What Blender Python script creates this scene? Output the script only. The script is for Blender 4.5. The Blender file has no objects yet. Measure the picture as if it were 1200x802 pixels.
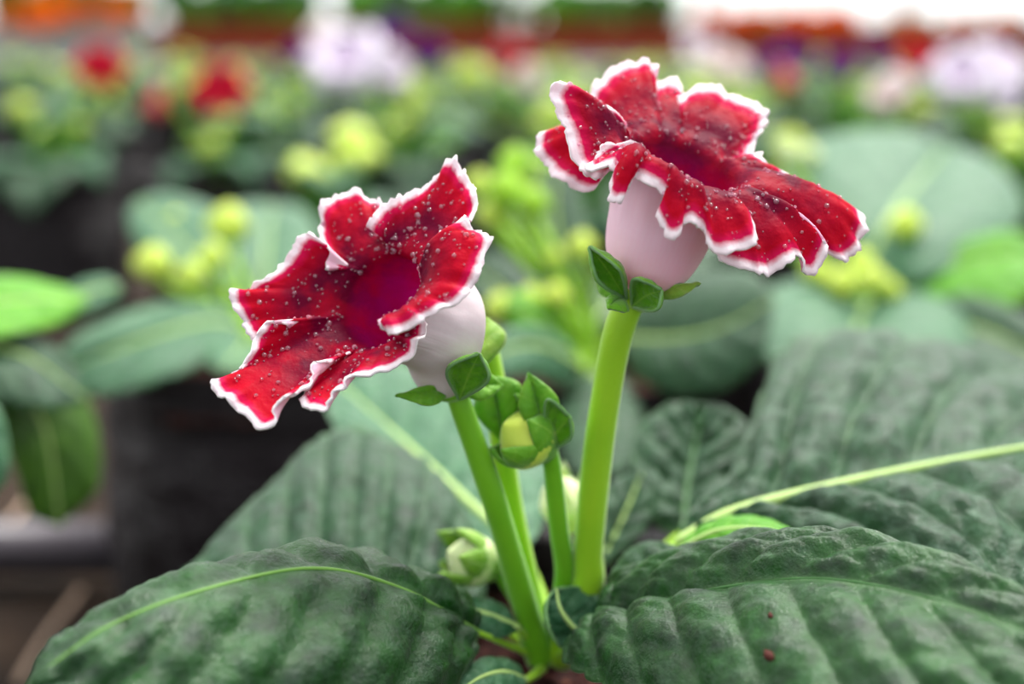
import bpy, math, random
import numpy as np
from mathutils import Vector, Matrix, noise

# ------------------------------------------------------------------ camera, world, light, exposure
SC = bpy.context.scene
COL = SC.collection
PITCH = math.radians(12.5)
CAMZ = 0.32
F = 1200 * 50.0 / 36.0
cam_data = bpy.data.cameras.new('camera')
cam_data.lens = 50.0
cam_data.sensor_width = 36.0
cam_data.clip_start = 0.01
cam_data.clip_end = 100
cam_data.dof.use_dof = True
cam_data.dof.focus_distance = 0.349
cam_data.dof.aperture_fstop = 4.4
cam = bpy.data.objects.new('camera', cam_data)
COL.objects.link(cam)
cam.location = (0, 0, CAMZ)
cam.rotation_euler = (math.pi / 2 - PITCH, 0, 0)
SC.camera = cam

world = bpy.data.worlds.new('greenhouse_daylight')
SC.world = world
world.use_nodes = True
wn = world.node_tree
wn.nodes.clear()
w_out = wn.nodes.new('ShaderNodeOutputWorld')
w_bg = wn.nodes.new('ShaderNodeBackground')
w_tc = wn.nodes.new('ShaderNodeTexCoord')
w_sep = wn.nodes.new('ShaderNodeVectorMath')
w_sep.operation = 'DOT_PRODUCT'
w_sep.inputs[1].default_value = (-0.10, 0.58, 0.80)
w_ramp = wn.nodes.new('ShaderNodeValToRGB')
w_ramp.color_ramp.elements[0].position = 0.0
w_ramp.color_ramp.elements[0].color = (0.46, 0.50, 0.50, 1)
w_ramp.color_ramp.elements[1].position = 0.9
w_ramp.color_ramp.elements[1].color = (1.0, 1.0, 1.0, 1)
w_bg.inputs['Strength'].default_value = 1.25
wn.links.new(w_tc.outputs['Generated'], w_sep.inputs[0])
wn.links.new(w_sep.outputs['Value'], w_ramp.inputs['Fac'])
wn.links.new(w_ramp.outputs['Color'], w_bg.inputs['Color'])
wn.links.new(w_bg.outputs[0], w_out.inputs[0])

sun_data = bpy.data.lights.new('sun', 'SUN')
sun_data.energy = 3.1
sun_data.angle = math.radians(22)
sun_data.color = (1.0, 0.97, 0.92)
sun = bpy.data.objects.new('sun', sun_data)
COL.objects.link(sun)
sun.rotation_euler = (math.radians(-24), math.radians(20), 0)

SC.view_settings.view_transform = 'Standard'
SC.view_settings.look = 'None'
SC.view_settings.gamma = 1.0
SC.view_settings.use_curve_mapping = False
SC.view_settings.exposure = 0.85

# ------------------------------------------------------------------ helpers
R = random.Random(7)
CP, SP = math.cos(PITCH), math.sin(PITCH)
CAM = np.array([0, 0, CAMZ])
FWD = np.array([0, CP, -SP])
UP = np.array([0, SP, CP])
RIGHT = np.array([1.0, 0, 0])


def at(px, py, d):
    """photo pixel at distance d along the view axis -> point in the place (metres)"""
    return CAM + FWD * d + RIGHT * ((px - 600) / F * d) + UP * (-(py - 401) / F * d)


def on_level(px, y, z):
    """point at ground distance y and height z seen in photo column px"""
    d = y * CP + (CAMZ - z) * SP
    return np.array([(px - 600) / F * d, y, z])


def srgb(r, g, b):
    f = lambda c: c / 12.92 if c <= 0.04045 else ((c + 0.055) / 1.055) ** 2.4
    return (f(r / 255), f(g / 255), f(b / 255), 1)


def tag(o, label=None, cat=None, group=None, kind=None):
    if label: o['label'] = label
    if cat: o['category'] = cat
    if group: o['group'] = group
    if kind: o['kind'] = kind
    return o


def empty(name, loc):
    o = bpy.data.objects.new(name, None)
    o.empty_display_size = 0.02
    o.location = loc
    COL.objects.link(o)
    return o


def link(name, me, parent=None, loc=None):
    """link mesh whose vertices are in world space (loc None) or local space"""
    o = bpy.data.objects.new(name, me)
    COL.objects.link(o)
    if parent is not None:
        o.parent = parent
        if loc is None:
            p = parent
            off = Vector((0, 0, 0))
            while p is not None:
                off += p.location
                p = p.parent
            o.location = -off
        else:
            o.location = loc
    elif loc is not None:
        o.location = loc
    return o


def cr(P, n, closed=False):
    """Catmull-Rom (centripetal-free, uniform) resample of points P (k,3) to n points by knot parameter"""
    P = np.asarray(P, float)
    k = len(P)
    if closed:
        t = np.linspace(0, k, n, endpoint=False)
        i = np.floor(t).astype(int)
        f = (t - i)[:, None]
        p0, p1, p2, p3 = P[(i - 1) % k], P[i % k], P[(i + 1) % k], P[(i + 2) % k]
    else:
        t = np.linspace(0, k - 1, n)
        i = np.minimum(np.floor(t).astype(int), k - 2)
        f = (t - i)[:, None]
        Q = np.vstack([2 * P[0] - P[1], P, 2 * P[-1] - P[-2]])
        p0, p1, p2, p3 = Q[i], Q[i + 1], Q[i + 2], Q[i + 3]
    return 0.5 * ((2 * p1) + (-p0 + p2) * f + (2 * p0 - 5 * p1 + 4 * p2 - p3) * f * f + (-p0 + 3 * p1 - 3 * p2 + p3) * f ** 3)


def grid_normals(G, closed_u=False):
    """G[v,u,3]"""
    if closed_u:
        du = np.roll(G, -1, 1) - np.roll(G, 1, 1)
    else:
        du = np.gradient(G, axis=1)
    dv = np.gradient(G, axis=0)
    n = np.cross(du, dv)
    l = np.linalg.norm(n, axis=2, keepdims=True)
    l[l < 1e-14] = 1
    return n / l


def sheet(name, G, mats, thick, uv, uv2=None, closed_u=False, flip=False):
    """solid two-sided sheet from a grid G[v,u,3]; materials: 0 upper, 1 under, 2 border"""
    nv, nu = G.shape[:2]
    N = grid_normals(G, closed_u)
    if flip: N = -N
    A = G + N * thick / 2
    B = G - N * thick / 2
    V = np.vstack([A.reshape(-1, 3), B.reshape(-1, 3)])
    off = nv * nu
    faces, mi = [], []
    uu = nu if closed_u else nu - 1
    for j in range(nv - 1):
        for i in range(uu):
            a, b = j * nu + i, j * nu + (i + 1) % nu
            c, d = (j + 1) * nu + (i + 1) % nu, (j + 1) * nu + i
            q = (a, b, c, d)
            r = (a + off, d + off, c + off, b + off)
            if flip: q, r = q[::-1], r[::-1]
            faces.append(q); mi.append(0)
            faces.append(r); mi.append(1)
    def border(ids, rev):
        for a, b in zip(ids[:-1], ids[1:]):
            q = (a, a + off, b + off, b)
            if rev: q = q[::-1]
            faces.append(q); mi.append(2)
    top = [(nv - 1) * nu + i for i in range(nu)] + ([(nv - 1) * nu] if closed_u else [])
    bot = [i for i in range(nu)] + ([0] if closed_u else [])
    border(top, not flip); border(bot, flip)
    if not closed_u:
        border([j * nu for j in range(nv)], not flip)
        border([j * nu + nu - 1 for j in range(nv)], flip)
    me = bpy.data.meshes.new(name)
    me.from_pydata(V.tolist(), [], faces)
    for m in mats: me.materials.append(m)
    me.polygons.foreach_set('material_index', mi)
    me.polygons.foreach_set('use_smooth', [True] * len(faces))
    li = np.empty(len(me.loops), int)
    me.loops.foreach_get('vertex_index', li)
    li = li % off
    for nm, U in (('UVMap', uv), ('vein', uv2)):
        if U is None: continue
        lay = me.uv_layers.new(name=nm)
        lay.data.foreach_set('uv', U.reshape(-1, 2)[li].astype(np.float32).ravel())
    me.update()
    return me


def mesh(name, V, Fc, mats, smooth=True, mi=None):
    me = bpy.data.meshes.new(name)
    me.from_pydata([tuple(map(float, v)) for v in V], [], Fc)
    for m in (mats if isinstance(mats, (list, tuple)) else [mats]): me.materials.append(m)
    if mi is not None: me.polygons.foreach_set('material_index', mi)
    me.polygons.foreach_set('use_smooth', [smooth] * len(Fc))
    me.update()
    return me


def tube_geo(P, rad, n=12):
    P = np.asarray(P, float)
    k = len(P)
    T = np.gradient(P, axis=0)
    T /= np.linalg.norm(T, axis=1, keepdims=True)
    ref = np.array([0.0, 1.0, 0.0]) if abs(T[0][1]) < 0.8 else np.array([1.0, 0, 0])
    V, Fc = [], []
    s = ref - T[0] * ref.dot(T[0]); s /= np.linalg.norm(s)
    for i in range(k):
        s = s - T[i] * s.dot(T[i]); s /= np.linalg.norm(s)
        b = np.cross(T[i], s)
        for j in range(n):
            a = 2 * math.pi * j / n
            V.append(P[i] + rad[i] * (math.cos(a) * s + math.sin(a) * b))
    for i in range(k - 1):
        for j in range(n):
            Fc.append((i * n + j, i * n + (j + 1) % n, (i + 1) * n + (j + 1) % n, (i + 1) * n + j))
    Fc.append(tuple(range(n))[::-1]); Fc.append(tuple((k - 1) * n + j for j in range(n)))
    return V, Fc


def tube(name, P, r0, r1, mat, n=12, seg=24, wob=0.0, seed=0):
    C = cr(P, seg)
    t = np.linspace(0, 1, seg)
    rad = r0 + (r1 - r0) * t
    if wob:
        rad = rad * (1 + wob * np.sin(t * 17 + seed) * np.sin(t * 7 + 1.3 * seed))
    V, Fc = tube_geo(C, rad, n)
    return mesh(name, V, Fc, mat)


def nz(v, s=1.0, seed=0.0):
    return noise.noise(Vector((v[0] * s + seed, v[1] * s + seed * 1.7, v[2] * s - seed)))


# ------------------------------------------------------------------ materials
class NT:
    def __init__(self, name):
        self.m = bpy.data.materials.new(name)
        self.m.use_nodes = True
        self.t = self.m.node_tree
        self.t.nodes.clear()
        self.out = self.n('ShaderNodeOutputMaterial')

    def n(self, ty, **kw):
        x = self.t.nodes.new(ty)
        for k, v in kw.items(): setattr(x, k, v)
        return x

    def l(self, a, b): self.t.links.new(a, b)

    def uv(self, name): return self.n('ShaderNodeUVMap', uv_map=name).outputs[0]

    def noise(self, scale, vec=None, detail=3, rough=0.5):
        x = self.n('ShaderNodeTexNoise')
        x.inputs['Scale'].default_value = scale
        x.inputs['Detail'].default_value = detail
        x.inputs['Roughness'].default_value = rough
        if vec is None:
            vec = self.n('ShaderNodeTexCoord').outputs['Object']
        self.l(vec, x.inputs['Vector'])
        return x.outputs['Fac']

    def ramp(self, fac, stops, interp='LINEAR'):
        x = self.n('ShaderNodeValToRGB')
        e = x.color_ramp.elements
        x.color_ramp.interpolation = interp
        while len(e) > 1: e.remove(e[-1])
        e[0].position, e[0].color = stops[0]
        for p, c in stops[1:]:
            y = e.new(p); y.color = c
        self.l(fac, x.inputs[0])
        return x.outputs[0]

    def mix(self, fac, a, b, blend='MIX'):
        x = self.n('ShaderNodeMix', data_type='RGBA', blend_type=blend)
        for s, v in ((0, fac), (6, a), (7, b)):
            if isinstance(v, (int, float)): x.inputs[s].default_value = v
            elif isinstance(v, tuple): x.inputs[s].default_value = v
            else: self.l(v, x.inputs[s])
        return x.outputs[2]

    def math(self, op, a, b=None, c=None):
        x = self.n('ShaderNodeMath', operation=op)
        for i, v in enumerate((a, b, c)):
            if v is None: continue
            if isinstance(v, (int, float)): x.inputs[i].default_value = v
            else: self.l(v, x.inputs[i])
        return x.outputs[0]

    def bump(self, h, strength, dist):
        x = self.n('ShaderNodeBump')
        x.inputs['Strength'].default_value = strength
        x.inputs['Distance'].default_value = dist
        self.l(h, x.inputs['Height'])
        return x.outputs[0]

    def bsdf(self, color, rough=0.5, spec=0.5, normal=None, sheen=0, trans=0.0, tcol=None, **kw):
        b = self.n('ShaderNodeBsdfPrincipled')
        if isinstance(color, tuple): b.inputs['Base Color'].default_value = color
        else: self.l(color, b.inputs['Base Color'])
        if isinstance(rough, (int, float)): b.inputs['Roughness'].default_value = rough
        else: self.l(rough, b.inputs['Roughness'])
        b.inputs['Specular IOR Level'].default_value = spec
        if sheen:
            b.inputs['Sheen Weight'].default_value = sheen
            b.inputs['Sheen Roughness'].default_value = 0.4
        for k, v in kw.items(): b.inputs[k].default_value = v
        if normal is not None: self.l(normal, b.inputs['Normal'])
        sh = b.outputs[0]
        if trans:
            t = self.n('ShaderNodeBsdfTranslucent')
            if tcol is not None and not isinstance(tcol, tuple): self.l(tcol, t.inputs[0])
            elif tcol is not None: t.inputs[0].default_value = tcol
            elif isinstance(color, tuple): t.inputs[0].default_value = color
            else: self.l(color, t.inputs[0])
            mx = self.n('ShaderNodeMixShader')
            mx.inputs[0].default_value = trans
            self.l(sh, mx.inputs[1]); self.l(t.outputs[0], mx.inputs[2])
            sh = mx.outputs[0]
        self.l(sh, self.out.inputs[0])
        return self.m


def leaf_mat(name, dark, mid, vein, rough=0.42, sheen=0.06, spec=0.36, trans=0.15, dust=0.3, dustc=srgb(128, 168, 140)):
    a = NT(name)
    uv = a.uv('vein')
    sx = a.n('ShaderNodeSeparateXYZ'); a.l(uv, sx.inputs[0])
    fr = a.math('FRACT', sx.outputs[0])
    d = a.math('ABSOLUTE', a.math('SUBTRACT', fr, 0.5))          # 0.5 on a lateral vein, 0 between
    lat = a.ramp(d, [(0.30, (0, 0, 0, 1)), (0.5, (1, 1, 1, 1))])
    midv = a.ramp(sx.outputs[1], [(0.0, (1, 1, 1, 1)), (0.05, (0, 0, 0, 1))])
    n1 = a.noise(120, detail=5, rough=0.6)
    base = a.mix(a.ramp(n1, [(0.30, (0, 0, 0, 1)), (0.68, (1, 1, 1, 1))]), dark, mid)
    n2 = a.noise(260, detail=6, rough=0.75)
    dm = a.math('MULTIPLY', a.ramp(n2, [(0.46, (0, 0, 0, 1)), (0.72, (1, 1, 1, 1))]), dust)
    base = a.mix(dm, base, dustc)
    base = a.mix(a.math('MULTIPLY', lat, 0.16), base, vein)
    base = a.mix(a.math('MULTIPLY', midv, 0.65), base, vein)
    edge = a.ramp(sx.outputs[1], [(0.93, (0, 0, 0, 1)), (1.0, (1, 1, 1, 1))])
    base = a.mix(a.math('MULTIPLY', edge, 0.4), base, vein)
    b1_ = a.bump(a.noise(230, detail=3, rough=0.6), 0.5, 0.002)
    bmp = a.bump(a.noise(900, detail=4, rough=0.7), 0.6, 0.0007)
    a.l(b1_, bmp.node.inputs['Normal'])
    rg = a.ramp(a.noise(140, detail=4), [(0.35, (rough - 0.1,) * 3 + (1,)), (0.7, (rough + 0.18,) * 3 + (1,))])
    return a.bsdf(base, rg, spec, bmp, sheen, trans, tcol=srgb(110, 170, 30))


M = {}
M['leaf'] = leaf_mat('leaf_dark_green', srgb(5, 40, 18), srgb(18, 72, 30), srgb(92, 136, 88))
M['leaf_near'] = leaf_mat('leaf_dark_green_dewy', srgb(4, 34, 11), srgb(24, 84, 15), srgb(84, 124, 74), rough=0.34, dust=0.14, spec=0.45)
M['leaf_grey'] = leaf_mat('leaf_grey_green', srgb(32, 84, 52), srgb(62, 116, 76), srgb(142, 180, 140), dust=0.45)
M['leaf_bright'] = leaf_mat('leaf_fresh_green', srgb(72, 152, 8), srgb(110, 186, 24), srgb(180, 225, 90), trans=0.3, dust=0.1)
M['leaf_olive'] = leaf_mat('leaf_olive_green', srgb(40, 74, 8), srgb(70, 112, 18), srgb(110, 150, 60), dust=0.05, spec=0.3)
a = NT('leaf_underside'); M['under'] = a.bsdf(srgb(98, 150, 74), 0.6, 0.3, None, 0.2, 0.15, tcol=srgb(120, 180, 40))
a = NT('leaf_edge'); M['ledge'] = a.bsdf(srgb(112, 156, 96), 0.6, 0.3, None, 0.3)
a = NT('midrib'); M['midrib'] = a.bsdf(srgb(176, 206, 120), 0.5, 0.4, None, 0.2)


a = NT('midrib_soft'); M['ribmid'] = a.bsdf(srgb(112, 156, 70), 0.5, 0.3, None, 0.1)
a = NT('midrib_dark'); M['ribdim'] = a.bsdf(srgb(52, 100, 44), 0.5, 0.4, None, 0.1)


def stem_mat(name, c0, c1):
    a = NT(name)
    n = a.noise(60)
    c = a.mix(n, c0, c1)
    return a.bsdf(c, 0.5, 0.4, a.bump(a.noise(700), 0.3, 0.0005), 0.35, 0.0, **{'Subsurface Weight': 0.15, 'Subsurface Scale': 0.004, 'Subsurface Radius': (0.6, 1.0, 0.2)})


M['stem'] = stem_mat('stem_lime', srgb(136, 190, 24), srgb(166, 208, 36))
M['stem_dark'] = stem_mat('stem_green', srgb(98, 168, 16), srgb(126, 188, 28))
M['bud'] = stem_mat('bud_yellow_green', srgb(172, 206, 60), srgb(218, 228, 96))
M['bud_pale'] = stem_mat('bud_pale', srgb(190, 210, 130), srgb(226, 232, 190))
M['sepal'] = leaf_mat('sepal_green', srgb(84, 156, 16), srgb(120, 188, 30), srgb(170, 214, 80), dust=0.08, trans=0.2, sheen=0.3)
M['sepal_pale'] = leaf_mat('sepal_light', srgb(110, 170, 40), srgb(160, 200, 70), srgb(210, 226, 150), dust=0.08, trans=0.2, sheen=0.3)


def petal_in(name, throat, deep, bright, blush, rimc, wscale=1.0):
    a = NT(name)
    uv = a.uv('vein')                      # x = distance to the rim in cm, y = along
    uvb = a.uv('UVMap')
    sx = a.n('ShaderNodeSeparateXYZ'); a.l(uv, sx.inputs[0])
    sb = a.n('ShaderNodeSeparateXYZ'); a.l(uvb, sb.inputs[0])
    n1 = a.noise(420, detail=4, rough=0.6)
    n2 = a.noise(130, detail=3)
    col = a.ramp(sb.outputs[1], [(0.0, throat), (0.30, throat), (0.50, deep), (0.70, deep), (0.90, bright), (1.0, bright)])
    col = a.mix(a.ramp(n2, [(0.42, (0, 0, 0, 1)), (0.66, (0.55, 0.55, 0.55, 1))]), col, bright)
    # fine pale flecks of the velvety face
    fl = a.ramp(a.noise(1500, detail=2), [(0.60, (0, 0, 0, 1)), (0.74, (0.10, 0.10, 0.10, 1))])
    col = a.mix(fl, col, blush)
    dd = a.math('ADD', a.math('DIVIDE', sx.outputs[0], wscale), a.math('MULTIPLY', a.math('SUBTRACT', n1, 0.5), 0.16))
    e1 = a.ramp(dd, [(0.22, (1, 1, 1, 1)), (0.55, (0, 0, 0, 1))])
    col = a.mix(e1, col, blush)
    e2 = a.ramp(dd, [(0.15, (1, 1, 1, 1)), (0.30, (0, 0, 0, 1))])
    col = a.mix(e2, col, rimc)
    bmp = a.bump(a.noise(700, detail=3), 0.35, 0.0006)
    return a.bsdf(col, 0.5, 0.06, bmp, 0.0, 0.24)


def petal_out(name, c0, c1):
    a = NT(name)
    uvb = a.uv('UVMap')
    sb = a.n('ShaderNodeSeparateXYZ'); a.l(uvb, sb.inputs[0])
    col = a.ramp(sb.outputs[1], [(0.0, c0), (0.55, c0), (0.9, c1), (1.0, c1)])
    w = a.n('ShaderNodeTexWave'); w.inputs['Scale'].default_value = 22; w.inputs['Distortion'].default_value = 2.5
    a.l(uvb, w.inputs['Vector'])
    col = a.mix(a.math('MULTIPLY', w.outputs['Fac'], 0.05), col, c1)
    return a.bsdf(col, 0.55, 0.2, a.bump(a.noise(350), 0.2, 0.0006), 0.1, 0.26)


WHITE = srgb(255, 242, 249)
M['pet_crimson'] = petal_in('petal_crimson_white_edged', srgb(210, 10, 130), srgb(100, 0, 40), srgb(188, 0, 34), srgb(216, 20, 92), WHITE)
M['pet_rim'] = NT('petal_white_edge').bsdf(WHITE, 0.5, 0.35, None, 0.2)
M['pet_out_pale'] = petal_out('petal_outside_pale', srgb(255, 244, 250), srgb(248, 196, 218))
M['pet_out_pink'] = petal_out('petal_outside_pink', srgb(255, 226, 244), srgb(252, 178, 212))
a = NT('water_drop'); M['drop'] = a.bsdf((1, 0.6, 0.76, 1), 0.03, 0.6, **{'Transmission Weight': 0.85, 'IOR': 1.33})
for k, (th, dp, br, bl, rm, ou) in {
    'red': (srgb(200, 0, 90), srgb(190, 0, 50), srgb(226, 10, 48), srgb(232, 60, 70), srgb(214, 90, 80), srgb(214, 60, 90)),
    'white': (srgb(235, 215, 240), srgb(244, 232, 248), srgb(248, 240, 252), srgb(250, 244, 252), srgb(252, 248, 254), srgb(240, 228, 244)),
    'purple': (srgb(70, 0, 90), srgb(84, 0, 110), srgb(110, 20, 140), srgb(130, 50, 160), srgb(140, 70, 170), srgb(120, 50, 140)),
    'blush': (srgb(240, 215, 215), srgb(244, 226, 226), srgb(248, 232, 230), srgb(250, 238, 236), srgb(252, 244, 240), srgb(238, 216, 212)),
    'orange': (srgb(235, 100, 0), srgb(240, 100, 0), srgb(250, 116, 4), srgb(250, 130, 10), srgb(250, 140, 20), srgb(245, 110, 6)),
}.items():
    M['pet_' + k] = petal_in('petal_' + k, th, dp, br, bl, rm, 0.5)
    M['peto_' + k] = petal_out('petal_outside_' + k, ou, ou)

a = NT('black_grow_bag')
nb = a.noise(18, detail=5, rough=0.6)
M['bag'] = a.bsdf(a.mix(nb, srgb(12, 4, 9), srgb(34, 20, 29)), 0.36, 0.45, a.bump(a.noise(45, detail=6, rough=0.65), 1.0, 0.02))
a = NT('potting_soil')
M['soil'] = a.bsdf(a.ramp(a.noise(160, detail=6, rough=0.7), [(0.3, srgb(22, 12, 12)), (0.55, srgb(62, 30, 26)), (0.75, srgb(120, 76, 50))]), 0.9, 0.2,
                   a.bump(a.noise(260, detail=5), 1.0, 0.004))
a = NT('earth_floor')
M['earth'] = a.bsdf(a.ramp(a.noise(14, detail=8, rough=0.7), [(0.3, srgb(18, 12, 8)), (0.5, srgb(40, 28, 19)), (0.7, srgb(66, 50, 36))]), 0.9, 0.2,
                    a.bump(a.noise(60, detail=6), 1.0, 0.01))
a = NT('grey_pipe'); M['pipe'] = a.bsdf(a.mix(a.noise(30), srgb(78, 72, 80), srgb(108, 102, 110)), 0.4, 0.5)
a = NT('dry_straw'); M['straw'] = a.bsdf(srgb(176, 150, 130), 0.7, 0.3)
a = NT('terracotta'); M['terra'] = a.bsdf(a.mix(a.noise(20), srgb(120, 44, 26), srgb(150, 60, 36)), 0.8, 0.2)
a = NT('brown_flake'); M['flake'] = a.bsdf(srgb(78, 40, 34), 0.8, 0.2)
a = NT('grey_metal'); M['metal'] = a.bsdf(srgb(160, 162, 160), 0.45, 0.5)
a = NT('white_film')
_t = a.n('ShaderNodeBsdfTransparent'); _d = a.n('ShaderNodeBsdfTranslucent'); _d.inputs[0].default_value = (0.97, 1.0, 1.0, 1)
_m = a.n('ShaderNodeMixShader'); _m.inputs[0].default_value = 0.35
a.l(_t.outputs[0], _m.inputs[1]); a.l(_d.outputs[0], _m.inputs[2]); a.l(_m.outputs[0], a.out.inputs[0])
M['film'] = a.m

# ------------------------------------------------------------------ the setting
def box_geo(x0, x1, y0, y1, z0, z1):
    V = [(x, y, z) for z in (z0, z1) for y in (y0, y1) for x in (x0, x1)]
    Fc = [(0, 2, 3, 1), (4, 5, 7, 6), (0, 1, 5, 4), (2, 6, 7, 3), (0, 4, 6, 2), (1, 3, 7, 5)]
    return V, Fc


def boxes(name, bs, mat, parent=None):
    V, Fc = [], []
    for b in bs:
        v, f = box_geo(*b)
        Fc += [tuple(i + len(V) for i in q) for q in f]
        V += v
    return link(name, mesh(name, V, Fc, mat, smooth=False), parent)


nx, ny = 90, 90
gx, gy = np.linspace(-7, 7, nx), np.linspace(-1.5, 13, ny)
V = [(x, y, 0.006 * nz((x, y, 0), 2.3, 3) - 0.006) for y in gy for x in gx]
Fc = [(j * nx + i, j * nx + i + 1, (j + 1) * nx + i + 1, (j + 1) * nx + i) for j in range(ny - 1) for i in range(nx - 1)]
tag(link('floor', mesh('floor', V, Fc, M['earth'])), kind='structure')
tag(boxes('wall_far', [(-6.9, 6.9, 11.0, 11.02, -0.02, 3.2)], M['film']), kind='structure')
for i, x in enumerate((-5.4, -3.6, -1.8, 0.0, 1.45, 2.95, 4.2, 6.0)):
    tag(boxes('trim_%d' % (i + 1), [(x - 0.04, x + 0.04, 10.9, 10.98, -0.02, 3.2)], M['metal']), kind='structure')

# ------------------------------------------------------------------ leaf builders
def crease_grid(S, L, Rr, nt, nu, nveins, amp, arch, slant=0.16, scallop=0.0, seed=0.0, tilt=0.0):
    """S, L, Rr: spine, left and right margin curves (nt,3)"""
    u = np.linspace(-1, 1, nu)
    t = np.linspace(0, 1, nt)
    G = np.zeros((nt, nu, 3))
    for i, uu in enumerate(u):
        E = L if uu < 0 else Rr
        w = abs(uu)
        G[:, i] = S + (E - S) * w
    N = grid_normals(G)
    sgn = np.sign(N[nt // 2, nu // 2, 2]) or 1
    N *= sgn
    wid = (np.linalg.norm(L - S, axis=1) + np.linalg.norm(Rr - S, axis=1)) / 2
    au = np.abs(u)[None, :]
    ph = t[:, None] * nveins - au * nveins * slant
    puff = np.abs(np.sin(math.pi * ph)) ** 0.65
    fall = (1 - au ** 6) * np.clip(au / 0.12, 0, 1)
    endf = np.clip(t / 0.08, 0, 1)[:, None] * np.clip((1 - t) / 0.05, 0, 1)[:, None]
    h = amp * (puff - 0.4) * fall * endf
    h = h + arch * wid[:, None] * (au * (1 - au)) * 4 * endf
    rip = np.zeros((nt, nu))
    for j in range(nt):
        for i in range(nu):
            rip[j, i] = nz((t[j] * 9, u[i] * 4, seed), 1.0, seed) * 0.6 + nz((t[j] * 30, u[i] * 13, seed), 1.0, seed + 5) * 0.35
    cell = np.floor(ph)
    cross = np.abs(np.sin(math.pi * (au * 4.5 + 0.37 * cell * (1 + seed) % 1.0))) ** 0.7
    h = h + amp * 0.22 * (cross - 0.5) * puff * fall * endf
    h = h + amp * 0.9 * rip * endf * np.clip(au / 0.1, 0, 1)
    if scallop:
        sc = np.abs(np.sin(math.pi * t * nveins * 2.3))[:, None] * (au ** 10)
        G = G + (G - S[:, None, :]) * (scallop * (sc - 0.5 * au ** 10))[:, :, None]
    G = G + N * h[:, :, None]
    uv = np.stack(np.broadcast_arrays((u[None, :] + 1) / 2, t[:, None]), -1)
    uv2 = np.stack(np.broadcast_arrays(ph, au), -1)
    return G, uv, uv2, N


def place_leaf(name, parent, spine, left, right, mat, nveins=9, amp=0.0012, arch=0.10, nt=90, nu=37, thick=0.0007, rib=0.0016,
               scallop=0.03, seed=0.0, petiole=None, slant=0.16, label=None, rmat=None):
    pt = lambda q: [at(*p) for p in q]
    sp = pt(spine)
    lf = [sp[0]] + pt(left) + [sp[-1]]
    rt = [sp[0]] + pt(right) + [sp[-1]]
    S, L, Rr = cr(sp, nt), cr(lf, nt), cr(rt, nt)
    G, uv, uv2, N = crease_grid(S, L, Rr, nt, nu, nveins, amp, arch, slant, scallop, seed)
    flip = N[nt // 2, nu // 2].dot(grid_normals(G)[nt // 2, nu // 2]) < 0
    me = sheet(name, G, [mat, M['under'], M['ledge']], thick, uv, uv2, flip=flip)
    o = link(name, me, parent)
    if label: o['label'] = label
    C = S + N[:, nu // 2] * rib * 0.6
    V, Fc = tube_geo(C, rib * np.linspace(1.0, 0.25, nt), 8)
    link('midrib', mesh('midrib', V, Fc, rmat or M['midrib']), o)
    if petiole:
        P = [at(*p) for p in petiole] + [sp[0] + (sp[1] - sp[0]) * 0.04]
        link('petiole', tube('petiole', P, rib * 1.8, rib * 1.1, M['stem'], 10, 20), o)
    return o


# ------------------------------------------------------------------ buds, sepals, generic blooms
def frame_from(axis):
    a = np.asarray(axis, float); a = a / np.linalg.norm(a)
    r = np.array([0, 0, 1.0]) if abs(a[2]) < 0.9 else np.array([1.0, 0, 0])
    e1 = np.cross(r, a); e1 /= np.linalg.norm(e1)
    e2 = np.cross(a, e1)
    return a, e1, e2


def ovoid(name, c, axis, length, rad, mat, nu=20, nv=14, ribs=0, rib=0.0, power=0.9):
    a, e1, e2 = frame_from(axis)
    V, Fc = [], []
    for j in range(nv + 1):
        t = j / nv
        r = rad * math.sin(math.pi * min(1, t ** power)) ** 0.8 if 0 < t < 1 else 0.0002
        for i in range(nu):
            p = 2 * math.pi * i / nu
            rr = r * (1 + rib * math.cos(ribs * p) * t)
            V.append(c + a * length * t + rr * (math.cos(p) * e1 + math.sin(p) * e2))
    for j in range(nv):
        for i in range(nu):
            Fc.append((j * nu + i, j * nu + (i + 1) % nu, (j + 1) * nu + (i + 1) % nu, (j + 1) * nu + i))
    return mesh(name, V, Fc, mat)


def sepal_sheet(name, c, axis, phi, length, width, r0, bulge, open_, mat, nt=18, nu=9, tipcurl=0.0, keel=0.12):
    """pointed sepal that leaves the base at radius r0 and hugs an ovoid of radius bulge; open_ moves the tip outward"""
    a, e1, e2 = frame_from(axis)
    G = np.zeros((nt, nu, 3)); uv = np.zeros((nt, nu, 2)); uv2 = np.zeros((nt, nu, 2))
    for j in range(nt):
        t = j / (nt - 1)
        rr = r0 + (bulge - r0) * math.sin(math.pi * min(1, t * 1.15) * 0.5 + 0) * (1 - 0.55 * t * t) + open_ * t * t + tipcurl * t ** 4
        w = width * (math.sin(math.pi * (0.12 + 0.88 * t) ** 0.8) ** 0.75 if t < 1 else 0.0) * 0.5 + 0.0001
        zz = length * t
        for i in range(nu):
            u = -1 + 2 * i / (nu - 1)
            ang = phi + u * w / max(rr, 0.35 * bulge + 0.001)
            k = rr * (1 - keel * (u * u)) 
            G[j, i] = c + a * (zz - 0.1 * length * u * u * t) + k * (math.cos(ang) * e1 + math.sin(ang) * e2)
            uv[j, i] = ((u + 1) / 2, t); uv2[j, i] = (t * 4 - abs(u) * 0.6, abs(u))
    N = grid_normals(G)
    out = math.cos(phi) * e1 + math.sin(phi) * e2
    return sheet(name, G, [mat, mat, M['ledge']], 0.0008, uv, uv2, flip=N[nt // 3, nu // 2].dot(out) < 0)


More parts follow.
